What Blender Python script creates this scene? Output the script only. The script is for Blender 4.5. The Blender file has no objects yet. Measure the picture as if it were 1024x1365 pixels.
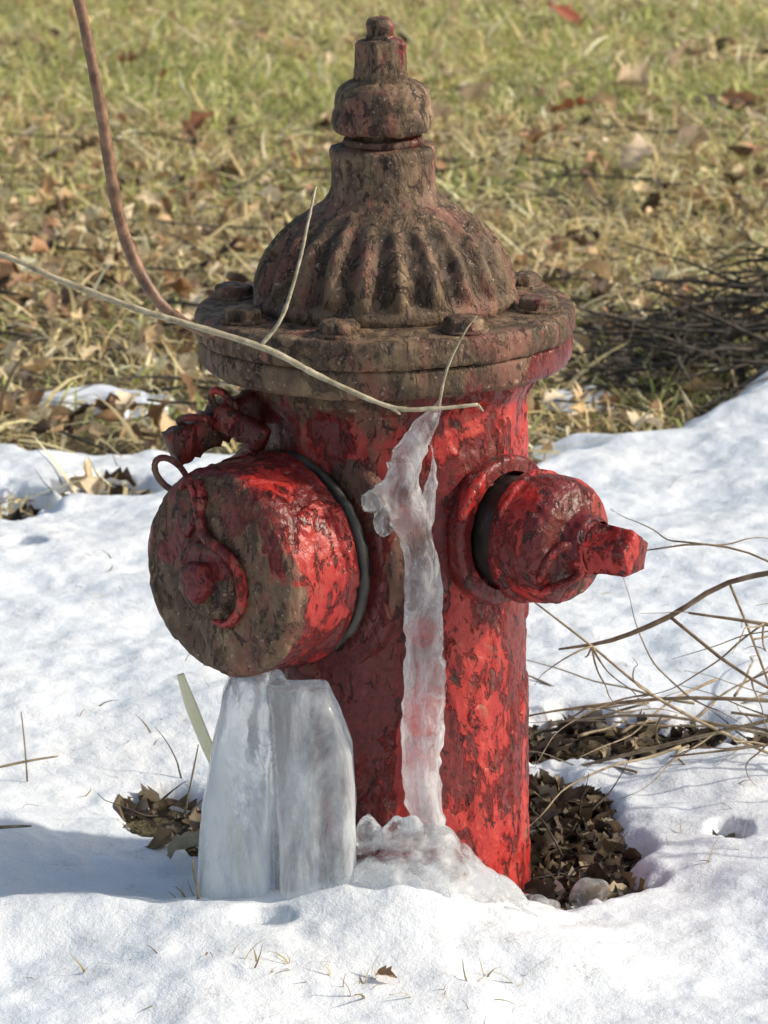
import bpy, bmesh, math, random, time
import numpy as np
from mathutils import Vector, Matrix, noise as mn
T0=time.time()
random.seed(7); rng=np.random.default_rng(7)
scene=bpy.context.scene
scene.view_settings.view_transform='Standard'
try: scene.view_settings.look='None'
except Exception: pass
scene.view_settings.exposure=0
R=math.radians
def link(o): scene.collection.objects.link(o); return o

# ------------------------------------------------------------ noise helpers
TAB=rng.random((256,256))
def vnoise(x,y,s=0):
    x=np.asarray(x,float)+s*17.3; y=np.asarray(y,float)+s*9.7
    xi=np.floor(x).astype(int); yi=np.floor(y).astype(int)
    fx=x-xi; fy=y-yi; fx=fx*fx*(3-2*fx); fy=fy*fy*(3-2*fy)
    a=TAB[xi&255,yi&255]; b=TAB[(xi+1)&255,yi&255]; c=TAB[xi&255,(yi+1)&255]; d=TAB[(xi+1)&255,(yi+1)&255]
    return (a*(1-fx)+b*fx)*(1-fy)+(c*(1-fx)+d*fx)*fy
TAB3=rng.random((64,64,64))*2-1
def n3(P,f,s=0):
    Q=np.asarray(P)*f+np.array([11.3,5.1,7.7])*(s+1); I=np.floor(Q).astype(int); Fr=Q-I; Fr=Fr*Fr*(3-2*Fr)
    r=0
    for dx in (0,1):
        wx=Fr[:,0] if dx else 1-Fr[:,0]
        for dy in (0,1):
            wy=Fr[:,1] if dy else 1-Fr[:,1]
            for dz in (0,1):
                wz=Fr[:,2] if dz else 1-Fr[:,2]
                r=r+wx*wy*wz*TAB3[(I[:,0]+dx)&63,(I[:,1]+dy)&63,(I[:,2]+dz)&63]
    return r
def fbm(x,y,f,o=4,s=0):
    v=0;a=.5;t=0
    for i in range(o):
        v=v+a*vnoise(np.asarray(x)*f,np.asarray(y)*f,s+i); t+=a; a*=.5; f*=2.03
    return v/t-.5
def sstep(a,b,x):
    t=np.clip((x-a)/(b-a),0,1); return t*t*(3-2*t)
def ss(a,b,x):
    t=min(1,max(0,(x-a)/(b-a))); return t*t*(3-2*t)

# ------------------------------------------------------------ node helpers
class NT:
    def __init__(s,name):
        s.m=bpy.data.materials.new(name); s.m.use_nodes=True
        s.t=s.m.node_tree; s.t.nodes.clear()
        s.out=s.n('ShaderNodeOutputMaterial')
    def n(s,typ,**k):
        nd=s.t.nodes.new(typ)
        for a,b in k.items(): setattr(nd,a,b)
        return nd
    def l(s,a,b): s.t.links.new(a,b)
    def noise(s,scale,detail=5,rough=.6,vec=None,dist=0):
        nd=s.n('ShaderNodeTexNoise'); nd.inputs['Scale'].default_value=scale
        nd.inputs['Detail'].default_value=detail; nd.inputs['Roughness'].default_value=rough
        nd.inputs['Distortion'].default_value=dist
        s.l(vec if vec else s.co(),nd.inputs['Vector']); return nd.outputs['Fac']
    def co(s):
        if not hasattr(s,'_co'): s._co=s.n('ShaderNodeTexCoord').outputs['Object']
        return s._co
    def mapped(s,sc):
        mp=s.n('ShaderNodeMapping'); mp.inputs['Scale'].default_value=sc; s.l(s.co(),mp.inputs[0]); return mp.outputs[0]
    def ramp(s,fac,stops):
        nd=s.n('ShaderNodeValToRGB'); e=nd.color_ramp.elements
        while len(e)<len(stops): e.new(.5)
        for i,(p,c) in enumerate(stops):
            e[i].position=p; e[i].color=(c,c,c,1) if not isinstance(c,tuple) else (*c,1)
        s.l(fac,nd.inputs['Fac']); return nd.outputs['Color']
    def math(s,op,a,b=None,clamp=False):
        nd=s.n('ShaderNodeMath',operation=op); nd.use_clamp=clamp
        for i,v in enumerate((a,b)):
            if v is None: continue
            if isinstance(v,(int,float)): nd.inputs[i].default_value=v
            else: s.l(v,nd.inputs[i])
        return nd.outputs[0]
    def mix(s,f,a,b,bt='MIX'):
        nd=s.n('ShaderNodeMix',data_type='RGBA',blend_type=bt)
        for key,v in ((0,f),(6,a),(7,b)):
            if isinstance(v,(int,float)): nd.inputs[key].default_value=v
            elif isinstance(v,tuple): nd.inputs[key].default_value=(*v,1)
            else: s.l(v,nd.inputs[key])
        return nd.outputs[2]
    def attr(s,name): return s.n('ShaderNodeAttribute',attribute_name=name)
    def bump(s,h,strength,dist,nrm=None):
        nd=s.n('ShaderNodeBump'); nd.inputs['Strength'].default_value=strength; nd.inputs['Distance'].default_value=dist
        s.l(h,nd.inputs['Height'])
        if nrm: s.l(nrm,nd.inputs['Normal'])
        return nd.outputs['Normal']
    def bsdf(s,col,rough,nrm=None,**k):
        b=s.n('ShaderNodeBsdfPrincipled')
        for key,v in {'Base Color':col,'Roughness':rough,**k}.items():
            if isinstance(v,(int,float)): b.inputs[key].default_value=v
            elif isinstance(v,tuple): b.inputs[key].default_value=(*v,1) if len(v)==3 and key=='Base Color' else v
            else: s.l(v,b.inputs[key])
        if nrm: s.l(nrm,b.inputs['Normal'])
        return b

# ------------------------------------------------------------ materials
def mat_paint():
    m=NT('peeling_red_paint')
    w=m.attr('wear_shade').outputs['Fac']; dirt_shade=m.attr('dirt_shade').outputs['Fac']  # wear and dirt masks; both also carry painted shade on some parts
    vs=m.mapped((1,1,.5))
    n1=m.noise(19,8,.66,vs,dist=.35); n2=m.noise(52,6,.66,vs,dist=.3); nf=m.noise(190,3,.55); n4=m.noise(6,4,.55)
    red=m.ramp(n2,[(.3,(.22,.014,.012)),(.5,(.36,.022,.018)),(.7,(.45,.052,.040))])
    old=m.ramp(nf,[(.35,(.070,.009,.009)),(.65,(.165,.018,.017))])
    k=m.math('ADD',m.math('MULTIPLY',n1,.7),m.math('MULTIPLY',n4,.3))
    peel=m.ramp(k,[(.480,1.0),(.512,0.0)])
    peel2=m.ramp(n2,[(.42,1.0),(.440,0.0)])
    pl=m.math('MAXIMUM',peel,peel2)
    red=m.mix(m.math('MULTIPLY',pl,.9),red,old)
    brn=m.ramp(n2,[(.30,(.040,.025,.015)),(.45,(.105,.065,.037)),(.58,(.18,.118,.068)),(.75,(.31,.22,.13))])
    pink=m.ramp(nf,[(.3,(.14,.042,.032)),(.7,(.27,.090,.068))])
    brn=m.mix(m.ramp(n1,[(.51,0.0),(.60,.55)]),brn,pink)
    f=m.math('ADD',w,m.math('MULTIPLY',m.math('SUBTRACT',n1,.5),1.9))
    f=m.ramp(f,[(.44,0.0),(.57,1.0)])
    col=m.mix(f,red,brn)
    chip=m.ramp(m.noise(78,5,.72,vs,dist=.6),[(.38,1.0),(.42,0.0)])
    col=m.mix(m.math('MULTIPLY',chip,.85),col,(.026,.011,.009))
    col=m.mix(m.math('MULTIPLY',dirt_shade,.75),col,(.028,.018,.013))  # dark coat: dirt, plus shade painted into rib valleys and barrel side
    spk=m.ramp(m.noise(230,2,.5),[(.66,0.0),(.70,.5)])
    col=m.mix(m.math('MULTIPLY',spk,f),col,(.42,.36,.27))
    h=m.math('MULTIPLY',m.math('SUBTRACT',1.0,pl),.6)
    h=m.math('ADD',h,m.math('MULTIPLY',n2,.6))
    h=m.math('ADD',h,m.math('MULTIPLY',nf,.22))
    h=m.math('SUBTRACT',h,m.math('MULTIPLY',chip,.4))
    nrm=m.bump(h,1.0,.0050)
    rough=m.math('ADD',m.math('MULTIPLY',f,.36),m.math('ADD',.22,m.math('MULTIPLY',n2,.25)))
    b=m.bsdf(col,rough,nrm,**{'Specular IOR Level':.42}); m.l(b.outputs[0],m.out.inputs[0]); return m.m
def mat_simple(name,c1,c2,scale,rough,bs=.5,bd=.003,**k):
    m=NT(name); n=m.noise(scale,4,.6)
    b=m.bsdf(m.ramp(n,[(.35,c1),(.65,c2)]),rough,m.bump(n,bs,bd),**k); m.l(b.outputs[0],m.out.inputs[0]); return m.m
def mat_ice(name,lo,hi,base=(.97,.985,.99),rough=.06,vz=.4,white=(.80,.86,.92),bs=.7,sc=45,bd=.005,p=(.42,.58),tr=.45):
    m=NT(name)
    mp=m.mapped((1,1,vz))
    n=m.noise(sc,6,.7,mp,dist=.5); n2=m.noise(85,3,.5); n3_=m.noise(16,3,.5,mp)
    nrm=m.bump(m.math('ADD',m.math('MULTIPLY',n,.5),m.math('MULTIPLY',n2,.5)),bs,bd)
    g=m.bsdf(base,rough,nrm,**{'Transmission Weight':1.0,'IOR':1.31})
    d=m.bsdf(white,.10,nrm,**{'IOR':1.45}); t=m.n('ShaderNodeBsdfTranslucent'); t.inputs[0].default_value=(*white,1)
    dm=m.n('ShaderNodeMixShader'); dm.inputs[0].default_value=tr; m.l(d.outputs[0],dm.inputs[1]); m.l(t.outputs[0],dm.inputs[2])
    f=m.ramp(m.math('ADD',m.math('MULTIPLY',n,.6),m.math('MULTIPLY',n3_,.4)),[(p[0],lo),(p[1],hi)])
    mx=m.n('ShaderNodeMixShader'); m.l(f,mx.inputs[0]); m.l(g.outputs[0],mx.inputs[1]); m.l(dm.outputs[0],mx.inputs[2])
    m.l(mx.outputs[0],m.out.inputs[0]); return m.m
def mat_snow():
    m=NT('snow_surface')
    n=m.noise(60,4,.62); n2=m.noise(650,2,.6); n3_=m.noise(4,3,.6); n4=m.noise(20,5,.7)
    col=m.mix(m.ramp(n3_,[(.35,0.0),(.7,.9)]),(.87,.90,.93),(.79,.85,.92))
    col=m.mix(m.ramp(n4,[(.50,0.0),(.68,.45)]),col,(.70,.73,.76))
    dirt_shade=m.ramp(n4,[(.57,0.0),(.70,.65)])
    col=m.mix(m.math('MULTIPLY',dirt_shade,m.ramp(m.noise(260,2,.6),[(.52,0.0),(.66,1.0)])),col,(.34,.29,.22))
    h=m.math('ADD',m.math('MULTIPLY',n,.7),m.math('ADD',m.math('MULTIPLY',n2,.14),m.math('MULTIPLY',n4,.6)))
    nrm=m.bump(h,.62,.006)
    b=m.bsdf(col,m.ramp(n2,[(.35,.16),(.6,.55)]),nrm,**{'IOR':1.31})
    t=m.n('ShaderNodeBsdfTranslucent'); t.inputs[0].default_value=(.88,.93,1,1)
    mx=m.n('ShaderNodeMixShader'); mx.inputs[0].default_value=.12
    m.l(b.outputs[0],mx.inputs[1]); m.l(t.outputs[0],mx.inputs[2]); m.l(mx.outputs[0],m.out.inputs[0]); return m.m
def mat_vcol(name,rough=.6,trans=.25,tex=True):
    m=NT(name); c=m.attr('col').outputs['Color']
    nrm=None
    if tex:
        n=m.noise(150,3,.6); c=m.mix(m.ramp(n,[(.3,.5),(.7,0.0)]),c,(.5,.45,.4),'MULTIPLY'); nrm=m.bump(n,.4,.002)
    b=m.bsdf(c,rough,nrm)
    t=m.n('ShaderNodeBsdfTranslucent'); m.l(c,t.inputs[0])
    mx=m.n('ShaderNodeMixShader'); mx.inputs[0].default_value=trans
    m.l(b.outputs[0],mx.inputs[1]); m.l(t.outputs[0],mx.inputs[2]); m.l(mx.outputs[0],m.out.inputs[0]); return m.m
def mat_ground():
    m=NT('leafy_soil')
    n=m.noise(25,6,.7); n2=m.noise(1.3,4,.6); n3_=m.noise(110,3,.7)
    c=m.ramp(n,[(.3,(.022,.015,.010)),(.5,(.085,.060,.034)),(.7,(.21,.16,.085))])
    g=m.ramp(n3_,[(.3,(.07,.07,.025)),(.7,(.28,.25,.10))])
    c=m.mix(m.ramp(n2,[(.40,0.0),(.6,.6)]),c,g)
    b=m.bsdf(c,.9,m.bump(m.math('ADD',n,n3_),1.0,.02)); m.l(b.outputs[0],m.out.inputs[0]); return m.m
PAINT=mat_paint()
ICE=mat_ice('clear_ice',.0,.70,rough=.02,bs=1.0,sc=60,bd=.007,p=(.45,.62),white=(.90,.92,.95))
ICEF=mat_ice('frosted_ice',.10,.84,rough=.05,vz=.22,white=(.92,.96,.99),bs=.6,sc=30,p=(.40,.58),tr=.5)
ICEG=mat_ice('granular_ice',.0,.62,rough=.03,vz=1,bs=.9,white=(.88,.91,.94),p=(.43,.60))
SNOW=mat_snow(); GROUND=mat_ground()
LEAFM=mat_vcol('dry_leaf',.6,.25); GRASSM=mat_vcol('grass_blades',.5,.38,False)
BARK=mat_simple('reddish_brown_bark',(.10,.050,.030),(.29,.16,.095),70,.5)
PALE=mat_simple('pale_twig_bark',(.20,.165,.10),(.46,.40,.28),90,.6)
DARKT=mat_simple('weathered_twig_bark',(.022,.019,.015),(.10,.08,.055),60,.8)
TAN=mat_simple('tan_twig_bark',(.16,.12,.07),(.40,.32,.21),60,.7)
METAL=mat_simple('wet_dark_metal',(.010,.010,.010),(.07,.06,.05),40,.4)
BLACK=mat_simple('black_rubber_gasket',(.006,.005,.005),(.03,.020,.015),60,.45)
STRAW=mat_simple('straw_blade',(.86,.80,.50),(.90,.86,.62),60,.5)

# ------------------------------------------------------------ mesh helpers
def mesh_np(name,V,F,mat,smooth=True,cols=None,parent=None,attrs=None):
    me=bpy.data.meshes.new(name)
    V=np.asarray(V,float)
    if isinstance(F,np.ndarray):
        k=F.shape[1]; nf=len(F)
        me.vertices.add(len(V)); me.vertices.foreach_set('co',V.ravel())
        me.loops.add(nf*k); me.loops.foreach_set('vertex_index',F.ravel().astype(np.int32))
        me.polygons.add(nf); me.polygons.foreach_set('loop_start',np.arange(0,nf*k,k,dtype=np.int32))
        me.update(calc_edges=True)
    else:
        me.from_pydata([tuple(v) for v in V],[],F); me.update()
    me.polygons.foreach_set('use_smooth',[smooth]*len(me.polygons))
    if cols is not None:
        a=me.attributes.new('col','FLOAT_COLOR','POINT')
        c=np.ones((len(V),4)); c[:,:3]=cols; a.data.foreach_set('color',c.ravel())
    for kname,val in (attrs or {}).items():
        a=me.attributes.new(kname,'FLOAT','POINT'); a.data.foreach_set('value',np.broadcast_to(np.asarray(val,float),(len(V),)).copy())
    me.materials.append(mat)
    o=bpy.data.objects.new(name,me); link(o)
    if parent: o.parent=parent
    return o
def empty(name):
    e=bpy.data.objects.new(name,None); link(e); return e
def flake(V,N,amp=1.0):
    S=V*np.array([1,1,.6])
    a=n3(S,42)+.5*n3(S,95,1)
    st=.0010*np.clip((a+.05)*10,0,1)
    b=.0004*n3(V,190,2)+.0009*n3(V,15,3)
    return V+N*((st+b)*amp)[:,None]
def lathe(name,prof,origin,axis,parent,nseg=160,step=.0025,rmod=None,wear_shade=.1,mat=None,amp=1.0,dirt_shade=0):
    P=[prof[0]]
    for a,b in zip(prof[:-1],prof[1:]):
        d=math.hypot(b[0]-a[0],b[1]-a[1]); n=max(1,int(math.ceil(d/step)))
        for i in range(1,n+1): P.append((a[0]+(b[0]-a[0])*i/n,a[1]+(b[1]-a[1])*i/n))
    ax=Vector(axis).normalized(); o=np.array(origin,float)
    X=Vector((1,0,0)) if abs(ax.z)>.9 else Vector((0,0,1)).cross(ax).normalized()
    Y=ax.cross(X); ax_,X_,Y_=np.array(ax),np.array(X),np.array(Y)
    V=[];W=[];D=[]
    for r,h in P:
        for j in range(nseg):
            t=2*math.pi*j/nseg
            rr=r*(rmod(t,h,r) if rmod else 1)
            p=o+ax_*h+X_*(rr*math.cos(t))+Y_*(rr*math.sin(t)); V.append(p)
            W.append(wear_shade(t,h,r,p) if callable(wear_shade) else wear_shade); D.append(dirt_shade(t,h,r,p) if callable(dirt_shade) else dirt_shade)
    V=np.array(V).reshape(len(P),nseg,3)
    dt=np.roll(V,-1,1)-np.roll(V,1,1); dh=np.gradient(V,axis=0)
    N=np.cross(dt,dh); N/=np.linalg.norm(N,axis=-1,keepdims=True)+1e-12
    i,j=np.meshgrid(np.arange(len(P)-1),np.arange(nseg),indexing='ij'); a=(i*nseg+j).ravel(); b=(i*nseg+(j+1)%nseg).ravel()
    F=np.stack([a,b,b+nseg,a+nseg],-1)
    V=V.reshape(-1,3); N=N.reshape(-1,3)
    if amp>0: V=flake(V,N,amp)
    return mesh_np(name,V,F,mat or PAINT,True,None,parent,{'wear_shade':W,'dirt_shade':D})
def cr(pts,n=6):
    pts=[np.array(p,float) for p in pts]
    if len(pts)<3:
        return [pts[0]+(pts[-1]-pts[0])*i/n for i in range(n+1)]
    P=[2*pts[0]-pts[1]]+pts+[2*pts[-1]-pts[-2]]; out=[]
    for i in range(1,len(P)-2):
        for k in range(n):
            t=k/n
            out.append(.5*((2*P[i])+(-P[i-1]+P[i+1])*t+(2*P[i-1]-5*P[i]+4*P[i+1]-P[i+2])*t*t+(-P[i-1]+3*P[i]-3*P[i+1]+P[i+2])*t**3))
    out.append(P[-2]); return out
UP=np.array([.13,.31,.94])
def tube(V,F,pts,n=7,sub=6,jit=0.0):
    C=np.array(cr(pts,sub)); k=len(C); base=len(V)
    d=np.gradient(C[:,:3],axis=0); d/=np.linalg.norm(d,axis=1,keepdims=True)+1e-9
    a=np.cross(d,UP); la=np.linalg.norm(a,axis=1,keepdims=True); a=np.where(la<.1,np.cross(d,[1,0,0.]),a); a/=np.linalg.norm(a,axis=1,keepdims=True)+1e-9
    b=np.cross(d,a); r=np.maximum(.0002,C[:,3])*(1+jit*(rng.random(k)-.5))
    t=2*np.pi*np.arange(n)/n
    Q=C[:,None,:3]+r[:,None,None]*(a[:,None]*np.cos(t)[None,:,None]+b[:,None]*np.sin(t)[None,:,None])
    V.extend(map(tuple,Q.reshape(-1,3)))
    for i in range(k-1):
        for j in range(n):
            p=base+i*n+j;q=base+i*n+(j+1)%n; F.append((p,q,q+n,p+n))
    F.append(tuple(base+j for j in range(n))[::-1]); F.append(tuple(base+(k-1)*n+j for j in range(n)))
def tubes(name,paths,mat,n=7,sub=6,jit=.15,parent=None,wear_shade=None):
    V=[];F=[]
    for p in paths: tube(V,F,p,n,sub,jit)
    return mesh_np(name,V,F,mat,True,None,parent,None if wear_shade is None else {'wear_shade':wear_shade,'dirt_shade':0})

# ------------------------------------------------------------ terrain functions
def gz(x,y):
    far=sstep(1.0,3.0,np.hypot(x,y))
    return -.034+.006*fbm(x,y,6,3,3)+far*.035*fbm(x,y,.9,3,5)
def ymax(x): return 1.80+np.where(x>.15,np.minimum((x-.15)*1.05,1.3),0)+.18*fbm(x,0*x,2.1,3,11)
def snowz(x,y):
    x=np.asarray(x,float);y=np.asarray(y,float)
    g=gz(x,y)
    top=.004+.034*fbm(x,y,2.4,3,21)+.024*fbm(x,y,9,4,25)+.007*fbm(x,y,32,3,28)
    top=top+.036*sstep(.25,.9,x)*sstep(.9,2.0,y)
    top=top+.030*np.exp(-((x-.02)/.095)**2-((y+.165)/.085)**2)+.022*np.exp(-((x-.03)/.22)**2-((y+.25)/.11)**2)
    top=top+.024*np.exp(-((x+.29)/.2)**2-((y+.2)/.055)**2)
    top=top-.024*np.exp(-((x+.23)/.13)**2-((y+.03)/.09)**2)
    top=top-.022*np.exp(-((x+.22)/.13)**2-((y-.22)/.16)**2)-.022*np.exp(-((x-.20)/.13)**2-((y-.12)/.22)**2)
    e=ymax(x)+.34*fbm(x,y,4.5,4,31)-y
    t=sstep(-.02,.24,e)
    for cx,cy,rx,ry in ((-.42,2.08,.12,.07),(.29,2.12,.06,.06),(-1.3,2.3,.2,.15)):
        q=((x-cx)/rx)**2+((y-cy)/ry)**2+2.6*fbm(x,y,11,4,37)
        t=np.maximum(t,.55*sstep(1.1,.0,q))
    for cx,cy,rx,ry in ((.165,.10,.056,.16),(.185,-.005,.050,.040),(.23,.42,.13,.055),(.45,.40,.14,.035),(-.215,.20,.038,.045),(-.17,.13,.025,.035),(-.50,1.38,.06,.06),(-.36,1.47,.05,.04),(-.62,.52,.05,.03),(-.105,-.235,.016,.009),(.33,.1,.015,.02),(-.45,1.15,.02,.015)):
        q=((x-cx)/rx)**2+((y-cy)/ry)**2+2.8*fbm(x,y,19,4,41)
        t=np.minimum(t,sstep(.5,2.8,q))
    return (g-.010)+(top-g+.010)*t
def axisvals(lo,flo,fhi,hi,fs,grow=1.18):
    c=list(np.arange(flo,fhi,fs)); s=fs;v=c[-1]
    while v<hi: s*=grow; v+=s; c.append(min(v,hi))
    s=fs;v=flo;pre=[]
    while v>lo: s*=grow; v-=s; pre.append(max(v,lo))
    return np.array(pre[::-1]+c)
def gridmesh(name,xs,ys,fn,mat):
    X,Y=np.meshgrid(xs,ys); Z=fn(X,Y); V=np.stack([X,Y,Z],-1).reshape(-1,3)
    nx=len(xs);ny=len(ys); i,j=np.meshgrid(np.arange(nx-1),np.arange(ny-1)); a=(j*nx+i).ravel()
    return mesh_np(name,V,np.stack([a,a+1,a+nx+1,a+nx],-1),mat)
gridmesh('ground',axisvals(-150,-1.2,1.2,150,.03),axisvals(-150,-.6,7.5,150,.03),gz,GROUND)
gridmesh('snow',axisvals(-7,-.85,.95,7,.0055,1.1),axisvals(-7,-.55,2.6,3.9,.0065,1.1),snowz,SNOW)

# ------------------------------------------------------------ HYDRANT
H=empty('fire_hydrant')
def w_bar(t,h,r,p):
    return .17+.12*ss(.05,-.10,p[0])+.14*max(0,-p[0]/.13)+.36*ss(.44,.48,p[2])*(1 if p[0]<.03 else .25)+.12*ss(.10,.0,p[2])  # wear, plus painted shade: browner to the left and under the flange
lathe('barrel',[(.127,-.09),(.127,.455),(.130,.462),(.134,.468),(.134,.487)],(0,0,0),(0,0,1),H,nseg=300,step=.003,wear_shade=w_bar,amp=2.1,dirt_shade=lambda t,h,r,p:.18*ss(.06,-.06,p[0]))  # left side darkened: its shade is painted into the colour
lathe('lower_flange',[(.12,.483),(.162,.483),(.1665,.487),(.1685,.495),(.1685,.5075),(.166,.510)],(0,0,0),(0,0,1),H,nseg=260,wear_shade=lambda t,h,r,p:.88-.50*max(0,p[0]/.17),dirt_shade=.12)  # brown coat thins towards the right
lathe('bonnet_flange',[(.164,.5095),(.1695,.511),(.1715,.515),(.1715,.530),(.169,.5345),(.163,.536),(.10,.537)],(0,0,0),(0,0,1),H,nseg=260,wear_shade=lambda t,h,r,p:.90-.32*max(0,p[0]/.17)*(1 if h<.534 else 0))  # rim less brown towards the right
NR=22
def ribs(t,h,r):
    env=ss(.547,.560,h)*(1-ss(.606,.630,h))
    c=.5+.5*math.cos(NR*t+.4)
    return 1+.085*env*(c**1.5-.6)
def ribshade(t,h,r,p):
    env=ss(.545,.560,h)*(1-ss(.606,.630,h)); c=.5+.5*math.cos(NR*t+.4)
    return env*(1-c)**1.5*.85+.2*(h<.5365)  # groove shade painted into the colour: darker rib valleys and dome foot
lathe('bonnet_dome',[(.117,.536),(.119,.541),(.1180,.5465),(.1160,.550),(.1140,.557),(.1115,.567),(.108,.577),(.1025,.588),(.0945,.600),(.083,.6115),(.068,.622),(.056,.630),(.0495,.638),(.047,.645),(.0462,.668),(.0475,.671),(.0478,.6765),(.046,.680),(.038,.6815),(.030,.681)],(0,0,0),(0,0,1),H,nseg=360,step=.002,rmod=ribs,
      wear_shade=lambda t,h,r,p:.95 if h<.63 else .76,amp=.9,dirt_shade=ribshade)
lathe('stem_seat',[(.030,.679),(.0355,.681),(.0365,.6845),(.035,.688),(.029,.689),(.027,.697)],(0,0,0),(0,0,1),H,nseg=100,wear_shade=.55,dirt_shade=.5)
capm=lambda t,h,r: 1+.02*math.cos(5*t)*ss(.70,.72,h)
lathe('weather_cap',[(.026,.6935),(.040,.6935),(.0435,.697),(.0450,.703),(.0445,.7105),(.0420,.715),(.0425,.720),(.0415,.727),(.038,.733),(.031,.7375),(.022,.740),(.015,.741)],(0,0,0),(0,0,1),H,nseg=140,step=.0018,rmod=capm,wear_shade=.78)
def pent(k,ph=0):
    def f(t,h,r):
        a=((t+ph)%(2*math.pi/k))-math.pi/k
        return (math.cos(math.pi/k)/math.cos(a))*1.12
    return f
lathe('operating_nut',[(.0245,.737),(.0225,.741),(.0215,.7725),(.019,.7755),(.013,.7765)],(0,0,0),(0,0,1),H,nseg=80,step=.0018,rmod=pent(5,.5),wear_shade=.74,amp=.9)
lathe('stem_top',[(.0125,.775),(.0125,.779),(.0108,.780),(.0115,.784),(.0118,.789),(.0095,.7935),(.004,.795),(.0002,.795)],(-.001,0,0),(0,0,1),H,nseg=48,step=.0015,wear_shade=.68)
for i in range(8):
    a=R(-16+45*i); x=.1435*math.sin(a); y=-.1435*math.cos(a)
    hm=pent(6,random.random())
    lathe('flange_bolt_%d'%(i+1),[(.0215,.5365),(.0215,.5385),(.0165,.5388),(.0160,.5460),(.0140,.5480),(.006,.5485),(.0002,.5485)],(x,y,0),(0,0,1),H,nseg=48,step=.002,
          rmod=lambda t,h,r,hm=hm: hm(t,h,r) if h>.5387 else 1,wear_shade=.74,amp=1.0)

# pumper nozzle (towards viewer's left)
A=R(43); ax=Vector((-math.sin(A),-math.cos(A),0)); O=(0,0,.327)
lathe('pumper_nozzle',[(.126,.03),(.116,.075),(.1080,.088),(.1060,.094),(.1110,.0955),(.1140,.099),(.1140,.110),(.1110,.1135),(.1035,.115),(.1025,.118),(.098,.119),(.090,.1195)],O,ax,H,nseg=220,wear_shade=.46,dirt_shade=lambda t,h,r,p:.35*ss(.088,.095,h))
lathe('pumper_gasket',[(.088,.112),(.0905,.114),(.0905,.146),(.080,.147)],O,ax,H,nseg=160,mat=BLACK,amp=.4)
lathe('pumper_thread_ring',[(.088,.1280),(.0940,.1285),(.0950,.1295),(.0950,.1325),(.0940,.1340),(.088,.1345)],O,ax,H,nseg=200,mat=METAL,amp=1.6)
def w_face(t,h,r,p):
    f=.66 if h>.217 else .26+.35*ss(.195,.22,h)
    return f+(.12 if p[2]<.33 else -.12)*(h>.2)
lathe('pumper_cap',[(.084,.1425),(.0945,.143),(.0970,.1455),(.0970,.153),(.0950,.157),(.0940,.200),(.0920,.212),(.0880,.2195),(.082,.223),(.066,.2245),(.052,.2262),(.036,.228),(.033,.2305),(.0315,.236),(.028,.2390),(.0002,.2400)],O,ax,H,nseg=240,step=.0022,wear_shade=w_face,amp=1.9)
lathe('pumper_cap_nut',[(.0180,.237),(.0165,.2500),(.0125,.2545),(.005,.256),(.0002,.2560)],O,ax,H,nseg=60,step=.002,rmod=pent(5,.2),wear_shade=.5,amp=1.4)
X2=Vector((0,0,1)).cross(ax).normalized()
if X2.x<0: X2=-X2
def onface(o,ax_,X_,u,v,L): return Vector(o)+ax_*L+X_*u+Vector((0,0,1))*v
def pth(o,ax_,X_,lst): return [(*onface(o,ax_,X_,u,v,L)[:],r) for u,v,L,r in lst]
loop=[(.004,-.040,.229,.003),(.026,-.036,.231,.0045),(.041,-.016,.232,.005),(.040,.012,.233,.0052),(.024,.028,.235,.0052),(.000,.037,.234,.005),(-.010,.052,.230,.0048),(-.018,.072,.227,.0046),(-.030,.082,.224,.004),(-.040,.074,.223,.003)]
loop2=[(-.028,.034,.229,.004),(-.018,.050,.229,.0042),(-.008,.070,.228,.0042),(-.018,.084,.224,.004)]
tubes('pumper_cap_chain_hook',[pth(O,ax,X2,loop),pth(O,ax,X2,loop2)],PAINT,n=10,sub=8,jit=.25,parent=H,wear_shade=.40)

# hose nozzle (towards viewer's right)
B=R(50); bx=Vector((math.sin(B),-math.cos(B),0)); O2=(0,0,.346)
lathe('hose_nozzle',[(.084,.08),(.073,.110),(.0655,.118),(.0645,.123),(.0670,.1255),(.0675,.137),(.0650,.1405),(.054,.141)],O2,bx,H,nseg=180,wear_shade=.24)
lathe('hose_gasket',[(.048,.138),(.0495,.140),(.0495,.172),(.045,.173)],O2,bx,H,nseg=120,mat=BLACK,amp=.4)
lathe('hose_cap',[(.048,.1635),(.0580,.164),(.0600,.1665),(.0600,.173),(.0570,.1765),(.0560,.200),(.0535,.209),(.0480,.2160),(.0380,.2195),(.0310,.2215),(.0290,.2270),(.0275,.2360),(.0240,.2420)],O2,bx,H,nseg=180,step=.002,wear_shade=lambda t,h,r,p:.14+.20*ss(.2,.23,h),amp=1.2,dirt_shade=lambda t,h,r,p:.45*(ss(.212,.218,h)-ss(.222,.228,h)))  # darker ring around the foot of the nose
lathe('hose_cap_nut',[(.0240,.238),(.0210,.2470),(.0195,.2790),(.0175,.2825),(.012,.2835),(.0002,.2838)],O2,bx,H,nseg=70,step=.002,rmod=pent(5,.9),wear_shade=.12,amp=1.0)
X3=Vector((0,0,1)).cross(bx).normalized()
if X3.x<0: X3=-X3
s1=[(-.050,-.024,.214,.003),(-.044,-.004,.220,.0042),(-.028,.006,.228,.0045),(-.016,-.006,.236,.0042),(-.020,-.022,.234,.0042),(-.036,-.030,.224,.0042),(-.046,-.036,.212,.003)]
tubes('hose_cap_chain_hook',[pth(O2,bx,X3,s1)],PAINT,n=10,sub=8,jit=.15,parent=H,wear_shade=.0)

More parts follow.
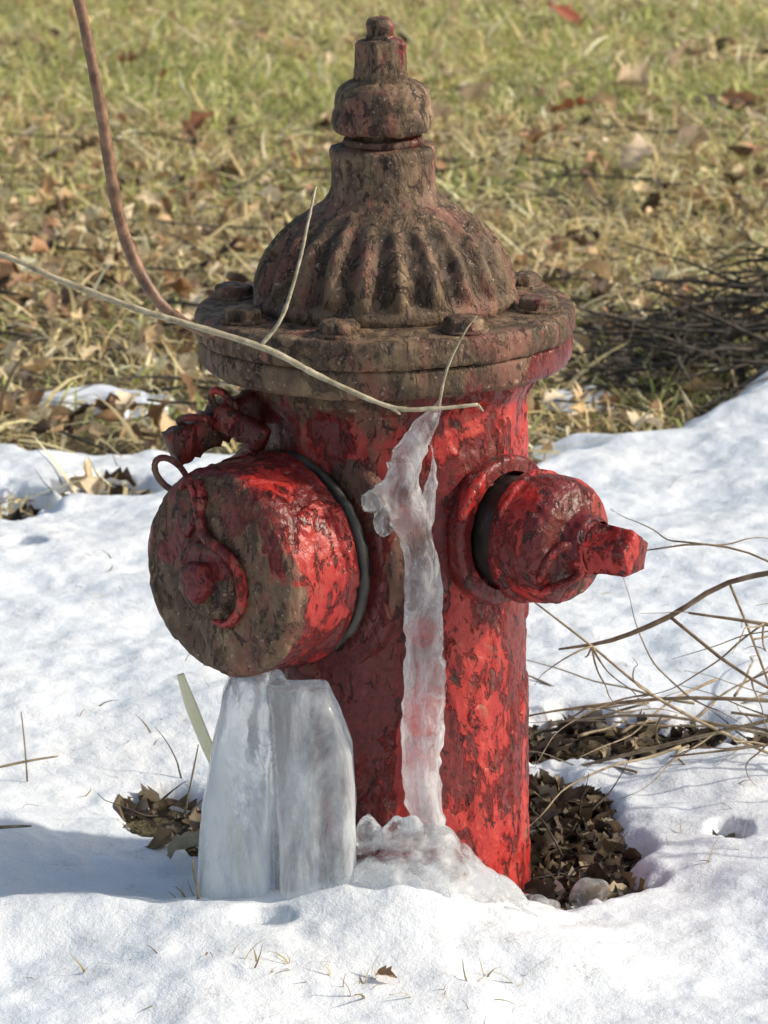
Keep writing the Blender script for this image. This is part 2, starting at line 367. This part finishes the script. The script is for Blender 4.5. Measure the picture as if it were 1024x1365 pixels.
def bar(name,pts,wd,th,parent,wear_shade=.3,mat=None,dirt_shade=0,jit=0,taper=None):
    V=[];F=[]; C=cr(pts,8)
    for i,c in enumerate(C):
        d=C[min(i+1,len(C)-1)]-C[max(i-1,0)]; d/=np.linalg.norm(d)
        s=np.cross(d,[0,1,0.]) if taper else np.cross(d,[0,0,1.]); s/=np.linalg.norm(s); u=np.cross(s,d)
        b=len(V); k=1+jit*(random.random()-.5); k2=k*(1 if taper is None else taper+(1-taper)*min(1,i/8))
        if taper: s,u=u,s
        for a_,b_ in ((-1,-.6),(-.7,-1),(.7,-1),(1,-.6),(1,.6),(.7,1),(-.7,1),(-1,.6)):
            V.append(tuple(c+s*a_*wd/2*k+u*b_*th/2*k2))
        if i:
            for j in range(8): F.append((b-8+j,b-8+(j+1)%8,b+(j+1)%8,b+j))
    F.append(tuple(range(8))[::-1]); F.append(tuple(len(V)-8+j for j in range(8)))
    return mesh_np(name,V,F,mat or PAINT,True,None,parent,{'wear_shade':wear_shade,'dirt_shade':dirt_shade})
bar('chain_lug',[(-.100,-.050,.458),(-.135,-.066,.450),(-.165,-.080,.437),(-.192,-.092,.425)],.022,.032,H,.42,dirt_shade=.45,jit=.25)
bar('chain_clasp',[(-.150,-.088,.455),(-.130,-.100,.447),(-.108,-.112,.436)],.016,.022,H,.4,dirt_shade=.5,jit=.25)
def ring(c,n1,rx,ry,r,rot=0):
    n1=Vector(n1).normalized(); a=n1.orthogonal().normalized(); a.rotate(Matrix.Rotation(rot,3,n1)); b=n1.cross(a)
    return [(*(Vector(c)+a*rx*math.cos(t)+b*ry*math.sin(t))[:],r) for t in [2*math.pi*i/14 for i in range(15)]]
tubes('chain_links',[ring((-.192,-.104,.405),(.3,1,.1),.012,.018,.003),ring((-.170,-.09,.450),(.2,.6,1),.010,.017,.0034),ring((-.145,-.08,.463),(.5,1,.2),.009,.015,.0034)],PAINT,n=8,sub=2,jit=.1,parent=H,wear_shade=.5)
for i,(az,z) in enumerate(((38,.175),(-30,.12))):
    a=R(az); d=Vector((math.sin(a),-math.cos(a),0))
    lathe('barrel_plug_%d'%(i+1),[(.012,.122),(.011,.129),(.008,.1305),(.0002,.131)],(0,0,z),d,H,nseg=32,wear_shade=.35,amp=.6)
H.rotation_euler=(0,R(-.8),0); H.location=(.0063,0,0)

# ------------------------------------------------------------ ICE
def loft(bm,secs,n=40,pw=5.5):
    rings=[]
    for z,x0,x1,yy0,yy1 in secs:
        r=[]
        for j in range(n):
            t=2*math.pi*j/n; c,s=math.cos(t),math.sin(t)
            r.append(bm.verts.new(((x0+x1)/2+(x1-x0)/2*math.copysign(abs(c)**(2/pw),c),(yy0+yy1)/2+(yy1-yy0)/2*math.copysign(abs(s)**(2/pw),s),z)))
        rings.append(r)
    for a,b in zip(rings[:-1],rings[1:]):
        for j in range(n): bm.faces.new((a[j],a[(j+1)%n],b[(j+1)%n],b[j]))
    bm.faces.new(rings[0][::-1]); bm.faces.new(rings[-1])
def remesh(name,paths,blobs,vox,mat,dispf,lofts=(),n=14,smooth=3):
    bm=bmesh.new()
    if paths:
        V=[];F=[]
        for p in paths: tube(V,F,p,n,5,0)
        vs=[bm.verts.new(v) for v in V]
        for f in F: bm.faces.new([vs[i] for i in f])
    for L_ in lofts: loft(bm,L_)
    for (c,s) in blobs:
        bmesh.ops.create_icosphere(bm,subdivisions=3,radius=1,matrix=Matrix.Translation(c)@Matrix.Diagonal((*s,1)))
    bmesh.ops.recalc_face_normals(bm,faces=bm.faces)
    me=bpy.data.meshes.new(name+'_r'); bm.to_mesh(me); bm.free()
    t=bpy.data.objects.new(name+'_r',me); link(t)
    md=t.modifiers.new('r','REMESH'); md.mode='VOXEL'; md.voxel_size=vox
    sm=t.modifiers.new('s','SMOOTH'); sm.iterations=smooth; sm.factor=.5
    dg=bpy.context.evaluated_depsgraph_get(); dg.update()
    m2=bpy.data.meshes.new_from_object(t.evaluated_get(dg))
    k=len(m2.vertices); co=np.zeros(k*3); no=np.zeros(k*3); m2.vertices.foreach_get('co',co); m2.vertices.foreach_get('normal',no)
    co=co.reshape(-1,3); no=no.reshape(-1,3); co=co+no*dispf(co)[:,None]; m2.vertices.foreach_set('co',co.ravel())
    m2.materials.clear(); m2.materials.append(mat); m2.name=name; m2.update()
    m2.polygons.foreach_set('use_smooth',[True]*len(m2.polygons))
    bpy.data.objects.remove(t)
    return link(bpy.data.objects.new(name,m2))
y0=-.156
col=[(.048,-.140,.482,.002),(.044,-.145,.470,.0055),(.035,-.150,.4575,.010),(.021,-.155,.434,.0135),(.012,-.160,.410,.0165),(.018,-.160,.384,.0170),(.028,y0,.354,.0155),(.034,y0,.299,.0165),(.034,y0,.230,.0190),(.032,y0,.161,.0185),(.033,y0,.120,.0170),(.038,y0,.092,.0150),(.042,y0,.03,.015)]
wing=[(.010,-.163,.412,.013),(-.004,-.165,.400,.008),(-.014,-.166,.390,.0055),(-.020,-.166,.385,.0025)]
wing2=[(.040,-.145,.440,.0015),(.041,-.148,.42,.0035),(.040,-.15,.40,.0055),(.034,y0,.365,.008)]
wing3=[(-.001,-.163,.430,.0015),(.004,-.162,.418,.005),(.010,-.16,.40,.009)]
def dcol(p): return .0026*n3(p*[1,1,.6],60)+.0020*n3(p,130,1)
remesh('frozen_drip_column',[col,wing,wing2,wing3],[((-.010,-.160,.394),(.008,.007,.008))],.0021,ICE,dcol,smooth=1)
def dpil(p): return .0020*n3(p*[1,1,.15],42)+.0013*n3(p*[1,1,.4],100,1)
slabL=[(-.004,-.158,-.104,-.190,-.115),(.012,-.167,-.104,-.195,-.115),(.060,-.168,-.103,-.194,-.115),(.120,-.163,-.103,-.188,-.118),(.170,-.155,-.103,-.180,-.122),(.212,-.147,-.104,-.174,-.126),(.231,-.140,-.106,-.166,-.132)]
slabR=[(.000,-.095,-.030,-.206,-.120),(.060,-.096,-.027,-.206,-.120),(.120,-.097,-.0265,-.200,-.125),(.166,-.099,-.030,-.194,-.128),(.203,-.101,-.043,-.186,-.132),(.224,-.104,-.051,-.176,-.138)]
core=[(.004,-.125,-.075,-.160,-.125),(.120,-.12,-.085,-.158,-.125),(.223,-.120,-.088,-.155,-.138)]
remesh('frosted_ice_pillar',[],[((-.112,-.150,.231),(.012,.011,.010)),((-.126,-.152,.229),(.010,.010,.010)),((-.098,-.150,.226),(.009,.009,.010))],.0022,ICEF,dpil,lofts=(slabL,slabR,core),smooth=1)
mb=[((.02,-.168,.022),(.095,.060,.045)),((.020,-.172,.048),(.062,.044,.038)),((.040,-.162,.068),(.030,.024,.030)),
    ((-.016,-.176,.080),(.0125,.012,.030)),((-.012,-.175,.05),(.020,.020,.03)),((.008,-.182,.094),(.0095,.010,.018)),((.023,-.183,.096),(.0105,.010,.015)),((.018,-.182,.078),(.020,.016,.020)),((.062,-.155,.045),(.026,.026,.028)),((.092,-.148,.012),(.036,.030,.026)),((-.035,-.190,.025),(.035,.035,.025)),((.02,-.222,.012),(.078,.048,.030)),((.085,-.20,.005),(.058,.048,.026)),((-.045,-.225,.004),(.058,.038,.022))]
def dm(p): return .0045*n3(p,34)+.0022*n3(p,90,1)
remesh('ice_mound',[],mb,.0028,ICEG,dm,smooth=5)
remesh('ice_chunk',[],[((.190,-.045,-.012),(.016,.014,.014)),((.180,-.048,-.016),(.012,.012,.010))],.002,ICEG,dm)
remesh('ice_chunk',[],[((.140,-.085,-.010),(.012,.011,.009)),((.132,-.082,-.010),(.009,.009,.008)),((.150,-.080,-.014),(.009,.009,.007))],.002,ICEG,dm)
remesh('ice_glaze',[],[((-.014,-.162,.392),(.009,.005,.011)),((-.002,-.160,.374),(.009,.005,.016))],.002,ICE,dcol)

# ------------------------------------------------------------ LEAVES / GRASS
def leaf_templ(seed):
    r=random.Random(seed); rows=7; V=[];F=[]
    wp=[.03,.55,.95,.62,.88,.5,.03]
    if seed%3==0: wp=[.03,.35,.6,.7,.6,.35,.02]
    if seed%3==2: wp=[.05,.6,.3,.8,.4,.45,.03]
    curl=r.uniform(-1.8,2.6); fold=r.uniform(.2,1.2); tw=r.uniform(-.9,.9)
    x=0;z=0;an=-curl/2
    for i in range(rows):
        w=wp[i]*.36
        for j,s in enumerate((-1,-.5,0,.5,1)):
            yy=s*w*(1+.35*r.uniform(-1,1)); zz=abs(s)**1.4*w*fold+.05*r.uniform(-1,1)
            a=tw*(i/rows); V.append((x+.10*abs(s)*r.uniform(-1,1.3),yy*math.cos(a)-zz*math.sin(a),z+yy*math.sin(a)+zz*math.cos(a)))
        x+=math.cos(an)/(rows-1); z+=math.sin(an)/(rows-1)*1.0; an+=curl/(rows-1)
    for i in range(rows-1):
        for j in range(4):
            a=i*5+j; F.append((a,a+1,a+6,a+5))
    V=np.array(V); V[:,0]-=.5; V[:,2]-=V[:,2].min(); return V,np.array(F)
def blade_templ(seed,w0=.030,cb=.75):
    r=random.Random(seed+99); V=[];F=[];rows=4
    an=r.uniform(.3,1.2); b=r.uniform(.1,1.0)*cb; x=0;z=0; sw=r.uniform(-.25,.25);yy=0
    w0*=r.uniform(.6,1.5)
    for i in range(rows):
        w=w0*(1-(i/(rows-1))**1.6)+.004
        V+= [(x,yy-w,z),(x,yy+w,z+.01)]
        x+=math.cos(an)/(rows-1); z+=math.sin(an)/(rows-1); an-=b; yy+=sw/(rows-1)*i
    for i in range(rows-1): a=2*i; F.append((a,a+1,a+3,a+2))
    return np.array(V),np.array(F)
def scatter(name,templs,P,S,C,mat,tilt=.25,zt=0.0,smooth=True,edgevar=.0):
    N=len(P); Vs=[];Fs=[];Cs=[]; base=0; ti=rng.integers(0,len(templs),N)
    for k,(tv,tf) in enumerate(templs):
        idx=np.where(ti==k)[0]; n=len(idx)
        if n==0: continue
        ya=rng.uniform(0,2*np.pi,n)
        tx=rng.normal(0,tilt,n); ty=rng.normal(zt,tilt,n)
        cz,sz=np.cos(ya),np.sin(ya); cx,sx=np.cos(tx),np.sin(tx); cy,sy=np.cos(ty),np.sin(ty)
        Rz=np.zeros((n,3,3));Rx=Rz.copy();Ry=Rz.copy()
        Rz[:,0,0]=cz;Rz[:,0,1]=-sz;Rz[:,1,0]=sz;Rz[:,1,1]=cz;Rz[:,2,2]=1
        Rx[:,0,0]=1;Rx[:,1,1]=cx;Rx[:,1,2]=-sx;Rx[:,2,1]=sx;Rx[:,2,2]=cx
        Ry[:,0,0]=cy;Ry[:,0,2]=sy;Ry[:,1,1]=1;Ry[:,2,0]=-sy;Ry[:,2,2]=cy
        M=Rz@Rx@Ry
        V=np.einsum('nij,nvj->nvi',M,tv[None]*S[idx][:,None,None])+P[idx][:,None,:]
        m=len(tv); Vs.append(V.reshape(-1,3)); Fs.append((tf[None]+(np.arange(n)*m)[:,None,None]).reshape(-1,4)+base)
        shade=rng.uniform(1-edgevar,1+edgevar,(n,m,1))
        Cs.append((C[idx][:,None,:]*shade).reshape(-1,3)); base+=n*m
    return mesh_np(name,np.concatenate(Vs),np.concatenate(Fs),mat,smooth,np.concatenate(Cs))
def pick(pal,n,var=.2):
    pal=np.array(pal); c=pal[rng.integers(0,len(pal),n)]; return np.clip(c*rng.uniform(1-var,1+var,(n,1)),0,.92)
LT=[leaf_templ(i) for i in range(14)]; BT=[blade_templ(i) for i in range(16)]; TT=[blade_templ(i+50,.022,.45) for i in range(14)]
def onsnow(x,y): return snowz(x,y)>gz(x,y)+.002
n=210000
x=rng.uniform(-2.4,2.4,n); y=1.35+rng.random(n)**.9*7.6
keep=np.abs(x)<(.95+.20*y)
dens=np.clip(.42+.42*sstep(2.4,4.2,y)+1.5*fbm(x,y,2.2,3,51),.06,1)
keep&=(rng.random(n)<dens); x=x[keep];y=y[keep]
keep=~onsnow(x,y); x=x[keep];y=y[keep];n=len(x)
green=np.clip(.10+.26*sstep(3.6,5.8,y)+.32*sstep(.3,-.6,x)*sstep(3.4,4.8,y)+1.6*fbm(x,y,1.6,3,61),.04,.8)
C=pick([(.91,.76,.38),(.84,.68,.33),(.91,.82,.50),(.68,.53,.25),(.42,.30,.14)],n,.2)
Gc=pick([(.44,.49,.14),(.56,.58,.19),(.30,.37,.11),(.68,.66,.27)],n,.2)
isg=rng.random(n)<green; C[isg]=Gc[isg]
L=rng.uniform(.030,.075,n)*(1+.25*isg)
scatter('grass',BT,np.stack([x,y,gz(x,y)-.002],-1),L,C,GRASSM,tilt=.32,zt=0.0,edgevar=.1)
n=42000
x=rng.uniform(-2.2,2.2,n); y=1.4+rng.random(n)**1.2*6.5
keep=~onsnow(x,y)&(rng.random(n)<np.clip(.7+1.8*fbm(x,y,2.5,3,53),.1,1)); x=x[keep];y=y[keep];n=len(x)
scatter('dead_grass_thatch',TT,np.stack([x,y,gz(x,y)+.008+rng.random(n)*.018],-1),rng.uniform(.05,.13,n),pick([(.90,.76,.42),(.78,.62,.33),(.90,.80,.54),(.30,.20,.11)],n,.2),GRASSM,tilt=.22,zt=.7,edgevar=.1)
n=8000
x=rng.uniform(-2.3,2.3,n); y=1.4+rng.random(n)**1.4*6.5
keep=~onsnow(x,y)&(rng.random(n)<np.clip(.42+.4*sstep(4.4,2.4,y)+1.9*fbm(x,y,1.9,3,71)-.3*sstep(4,6,y),.04,1)); x=x[keep];y=y[keep];n=len(x)
pal=[(.82,.66,.41),(.68,.49,.28),(.88,.74,.51),(.36,.22,.12),(.54,.38,.21),(.80,.68,.49),(.12,.075,.045),(.54,.31,.17),(.08,.05,.03)]
scatter('leaf_litter',LT,np.stack([x,y,gz(x,y)+.012+rng.random(n)*.024],-1),rng.uniform(.020,.068,n),pick(pal,n,.25),LEAFM,tilt=.6,edgevar=.12)
pts=[(.46,6.35,.12,(.42,.12,.06)),(.40,4.75,.09,(.42,.15,.07)),(-.38,4.5,.09,(.36,.16,.08)),(.78,4.9,.10,(.55,.30,.18)),(1.05,5.6,.09,(.45,.16,.08)),(.55,5.0,.10,(.72,.55,.38)),(.62,4.3,.11,(.70,.55,.42)),(.12,4.6,.10,(.72,.58,.44)),(.9,5.2,.09,(.6,.4,.25)),(.2,4.9,.12,(.76,.6,.44)),(-.05,4.4,.09,(.66,.52,.36)),(.85,3.9,.10,(.66,.5,.36)),(.7,5.5,.1,(.66,.5,.36)),(.5,4.1,.10,(.72,.58,.42)),(.95,4.4,.11,(.74,.58,.42)),(.3,4.3,.09,(.5,.3,.17)),(.15,5.2,.11,(.76,.62,.46)),(1.1,4.9,.1,(.7,.54,.38)),(-.6,5.5,.08,(.4,.2,.1))]
P=np.array([(a,b,float(gz(np.array(a),np.array(b)))+.035) for a,b,_,_ in pts])
scatter('fallen_leaves',LT,P,np.array([p[2] for p in pts]),np.array([p[3] for p in pts]),LEAFM,tilt=.5,edgevar=.12)
hx=np.concatenate([rng.uniform(-.75,.8,9000),rng.uniform(.09,.55,6000)]); hy=np.concatenate([rng.uniform(-.12,1.6,9000),rng.uniform(-.08,.55,6000)])
k=(snowz(hx,hy)<gz(hx,hy)+.007)&(np.hypot(hx,hy)>.132); hx=hx[k];hy=hy[k]; sel=rng.permutation(len(hx))[:1300]; hx=hx[sel];hy=hy[sel];n=len(hx)
scatter('melt_hole_leaves',LT,np.stack([hx,hy,gz(hx,hy)+.0005+rng.random(n)*.012],-1),rng.uniform(.012,.042,n),pick([(.06,.042,.026),(.10,.07,.042),(.16,.115,.065),(.03,.022,.016),(.34,.27,.18),(.075,.05,.032)],n,.3),LEAFM,tilt=.6,edgevar=.12)
n=2600
x=rng.uniform(-1.2,1.2,n);y=rng.uniform(-.45,2.0,n); k=onsnow(x,y)&(fbm(x,y,3,3,81)>.0)&(np.hypot(x,y+.1)>.24); x=x[k];y=y[k];n=len(x)
scatter('straw_debris',TT,np.stack([x,y,snowz(x,y)-.001],-1),.004+.028*rng.random(n)**2,pick([(.45,.36,.2),(.25,.17,.09),(.12,.08,.05)],n,.3),GRASSM,tilt=.4,zt=.5)
tx=[];ty=[]
for cx,cy,k,s in ((-.10,-.325,16,.03),(-.03,-.355,10,.022),(.06,-.36,12,.022),(.11,-.335,6,.02),(.33,-.33,6,.02),(-.17,-.16,8,.012),(-.02,-.375,5,.006),(-.25,-.30,5,.03)):
    for i in range(k): tx.append(cx+rng.normal(0,s));ty.append(cy+rng.normal(0,s*.4))
tx=np.array(tx);ty=np.array(ty);n=len(tx)
scatter('grass_tufts',BT,np.stack([tx,ty,snowz(tx,ty)-.003],-1),rng.uniform(.010,.030,n),pick([(.6,.52,.30),(.45,.36,.2),(.3,.2,.12)],n,.2),GRASSM,tilt=.4,zt=-.2)
lp=[(.0,-.345,.020),(.158,-.02,.05),(-.185,.06,.05),(-.21,.10,.045),(-.165,.09,.05),(.178,.0,.04)]
P=np.array([(a,b,float(max(snowz(a,b),gz(np.array(a),np.array(b))))+.003) for a,b,_ in lp])
scatter('loose_leaves',LT,P,np.array([p[2] for p in lp]),np.array([(.35,.22,.12),(.6,.5,.45),(.5,.42,.28),(.3,.2,.1),(.55,.48,.34),(.2,.12,.07)]),LEAFM,tilt=.4)

# ------------------------------------------------------------ BRANCHES
tubes('bent_branch',[[(-.300,-.10,.95,.0050),(-.268,-.10,.835,.0049),(-.249,-.10,.735,.0051),(-.236,-.10,.645,.0054),(-.222,-.10,.597,.0056),(-.202,-.105,.562,.0052),(-.178,-.11,.542,.0046),(-.152,-.125,.532,.0035)],
  [(-.262,-.10,.835,.003),(-.254,-.101,.840,.0015)]],BARK,n=10,sub=10,jit=.12)
tw=[[(-.62,-.16,.690,.0024),(-.352,-.18,.622,.0025),(-.28,-.18,.593,.0028),(-.207,-.182,.566,.0028),(-.1086,-.186,.536,.0027),(-.056,-.188,.5096,.0026),(.0033,-.188,.4834,.0022),(.043,-.184,.481,.0019),(.079,-.178,.483,.0015)],
 [(-.1086,-.186,.536,.0019),(-.090,-.180,.560,.0018),(-.076,-.165,.601,.0016),(-.068,-.15,.635,.0014),(-.061,-.13,.665,.0010)],
 [(.045,-.183,.481,.0014),(.052,-.185,.515,.0012),(.066,-.180,.545,.0010),(.078,-.172,.560,.0006)],
 [(.079,-.178,.483,.0016),(.084,-.178,.477,.0006)],[(.0033,-.188,.4834,.002),(.012,-.19,.477,.0008)]]
tubes('slender_twig',tw,PALE,n=8,sub=10,jit=.3)
bar('leaning_straw_blade',[(-.186,-.10,.216),(-.176,-.10,.185),(-.163,-.10,.150),(-.146,-.095,.105),(-.125,-.09,.02)],.0012,.0110,None,.0,STRAW,taper=.6)
tubes('dry_stem',[[(-.164,-.20,-.01,.0016),(-.166,-.198,.03,.0016),(-.171,-.19,.06,.0013),(-.172,-.19,.072,.0008)],[(-.36,.25,-.02,.001),(-.362,.25,.03,.001),(-.365,.25,.07,.0006)],[(-.40,.24,.012,.0015),(-.36,.25,.018,.0015),(-.33,.26,.02,.001)],
  [(-.20,.20,-.02,.001),(-.19,.19,.03,.001),(-.185,.19,.055,.0006)],[(-.45,.05,.01,.0022),(-.37,.06,.014,.002),(-.34,.07,.012,.001)]],TAN,n=6,sub=5)
def wander(p,d,L,r,segs=6,wob=.25,grav=0):
    p=np.array(p,float); d=np.array(d,float); d/=np.linalg.norm(d); out=[(*p,r)]
    for i in range(segs):
        d=d+rng.normal(0,wob,3)*[1,1,.7]+np.array([0,0,grav]); d/=np.linalg.norm(d)
        p=p+d*L/segs; p[2]=max(p[2],-.03+.006*random.random()); out.append((*p,r*(1-.8*(i+1)/segs)))
    return out
main=[[(.62,.10,.33,.0028),(.42,.12,.262,.0030),(.33,.14,.235,.0029),(.275,.16,.195,.0027),(.22,.18,.165,.0022),(.17,.2,.15,.0012)],
 [(.275,.16,.195,.0018),(.35,.10,.15,.0018),(.47,.06,.10,.0015)],
 [(.60,.15,.11,.0022),(.45,.18,.10,.0024),(.30,.2,.10,.0022),(.2,.22,.085,.0016),(.14,.22,.075,.0008)],
 [(.62,.05,.20,.0030),(.5,.08,.185,.0034),(.36,.1,.205,.0022),(.29,.12,.21,.0012)],
 [(.14,.15,.215,.0010),(.20,.16,.165,.0013),(.26,.18,.11,.0016),(.33,.22,.06,.0018),(.42,.25,.01,.0018)],
 [(.25,.2,.25,.0008),(.31,.18,.262,.0011),(.37,.16,.25,.0012),(.43,.16,.20,.0013),(.5,.2,.12,.0013)],
 [(.6,.3,.09,.0026),(.45,.3,.06,.0026),(.33,.3,.03,.0024),(.2,.32,-.01,.0018)],
 [(.58,.22,.02,.0022),(.42,.26,.035,.0022),(.28,.3,.05,.0018),(.17,.34,.03,.001)],
 [(.33,.14,.235,.0014),(.36,.2,.16,.0014),(.40,.3,.05,.0014)],
 [(.62,.0,.17,.0024),(.48,.03,.13,.0022),(.36,.05,.10,.0016),(.27,.06,.085,.001)]]
sh=list(main)
for i in range(38):
    m_=random.choice(main); q=m_[random.randrange(1,len(m_)-1)]
    sh.append(wander(q[:3],(rng.normal(-.2,1),rng.normal(0,.5),rng.normal(-.15,.35)),rng.uniform(.06,.18),.0012,6,.22,-.03))
for i in range(44):
    sh.append(wander((rng.uniform(.2,.7),rng.uniform(.2,.55),rng.uniform(-.02,.05)),(rng.normal(),rng.normal(0,.5),.1),rng.uniform(.1,.3),.0018,6,.2,-.03))
tubes('bare_shrub',sh,TAN,n=6,sub=3,jit=.2)
bp=[]
for i in range(620):
    cx=.36+rng.random()**.8*1.05; cy=rng.uniform(2.05,2.55)
    hmax=.02+.15*ss(.35,.85,cx)
    p=wander((cx,cy,rng.uniform(-.02,1)*hmax),(rng.normal(-.8,.6),rng.normal(-.2,.4),rng.normal(-.02,.16)),rng.uniform(.08,.24),rng.uniform(.0022,.0056),6,.15,-.05)
    bp.append(p)
    for k in range(3):
        q=p[random.randrange(1,6)]; bp.append(wander(q[:3],(rng.normal(-.5,.6),rng.normal(0,.5),rng.normal(.15,.3)),rng.uniform(.02,.07),.0018,4,.2,0))
tubes('brush_pile',bp,DARKT,n=5,sub=2,jit=.2)
st=[]
a=rng.uniform(-1.4,1.6,210);b=1.5+rng.random(210)**1.5*3.2; ok=~onsnow(a,b); zz=gz(a,b)
for i in range(210):
    if ok[i]: st.append(wander((a[i],b[i],zz[i]+.03),(rng.normal(0,1),rng.normal(0,.35),.02),rng.uniform(.1,.40),rng.uniform(.0015,.004),6,.12,-.005))
for p in ((-.44,1.46),(-.36,1.5),(-.5,1.36),(-.62,.5),(-.38,1.45),(-.22,.22),(.17,.1),(.2,.2),(.18,.02),(.25,.42),(.4,.42)):
    for k in range(5): st.append(wander((p[0]+rng.normal(0,.03),p[1]+rng.normal(0,.03),-.02),(rng.normal(0,1),rng.normal(0,.4),rng.uniform(0,.4)),rng.uniform(.03,.10),.0013,5,.2))
tubes('fallen_sticks',st,DARKT,n=5,sub=2,jit=.2)

# ------------------------------------------------------------ LIGHT, WORLD, CAMERA
el,az=R(33),R(90)
sd=Vector((math.cos(el)*math.sin(az),math.cos(el)*math.cos(az),math.sin(el)))
L=bpy.data.lights.new('sun','SUN'); L.energy=3.7; L.angle=R(1.6); L.color=(1,.92,.79)
lo=bpy.data.objects.new('sun',L); link(lo); lo.rotation_euler=sd.to_track_quat('Z','Y').to_euler()
w=bpy.data.worlds.new('World'); scene.world=w; w.use_nodes=True
nt=w.node_tree; sky=nt.nodes.new('ShaderNodeTexSky'); sky.sky_type='NISHITA'; sky.sun_disc=False
sky.sun_elevation=el; sky.sun_rotation=az; sky.air_density=1.4; sky.dust_density=3.4
bg=nt.nodes['Background']; bg.inputs['Strength'].default_value=.15; nt.links.new(sky.outputs[0],bg.inputs['Color'])
cam=bpy.data.cameras.new('camera'); co=bpy.data.objects.new('camera',cam); link(co); scene.camera=co
p=R(14.5); D=3.5
co.location=(-.002,-D*math.cos(p),.341+D*math.sin(p)); co.rotation_euler=(R(90)-p,0,0)
cam.sensor_fit='VERTICAL'; cam.sensor_height=24; cam.lens=24*5075/1365; cam.clip_end=500; cam.clip_start=.05
cam.dof.use_dof=True; cam.dof.focus_distance=3.38; cam.dof.aperture_fstop=11.5
print('total',time.time()-T0)
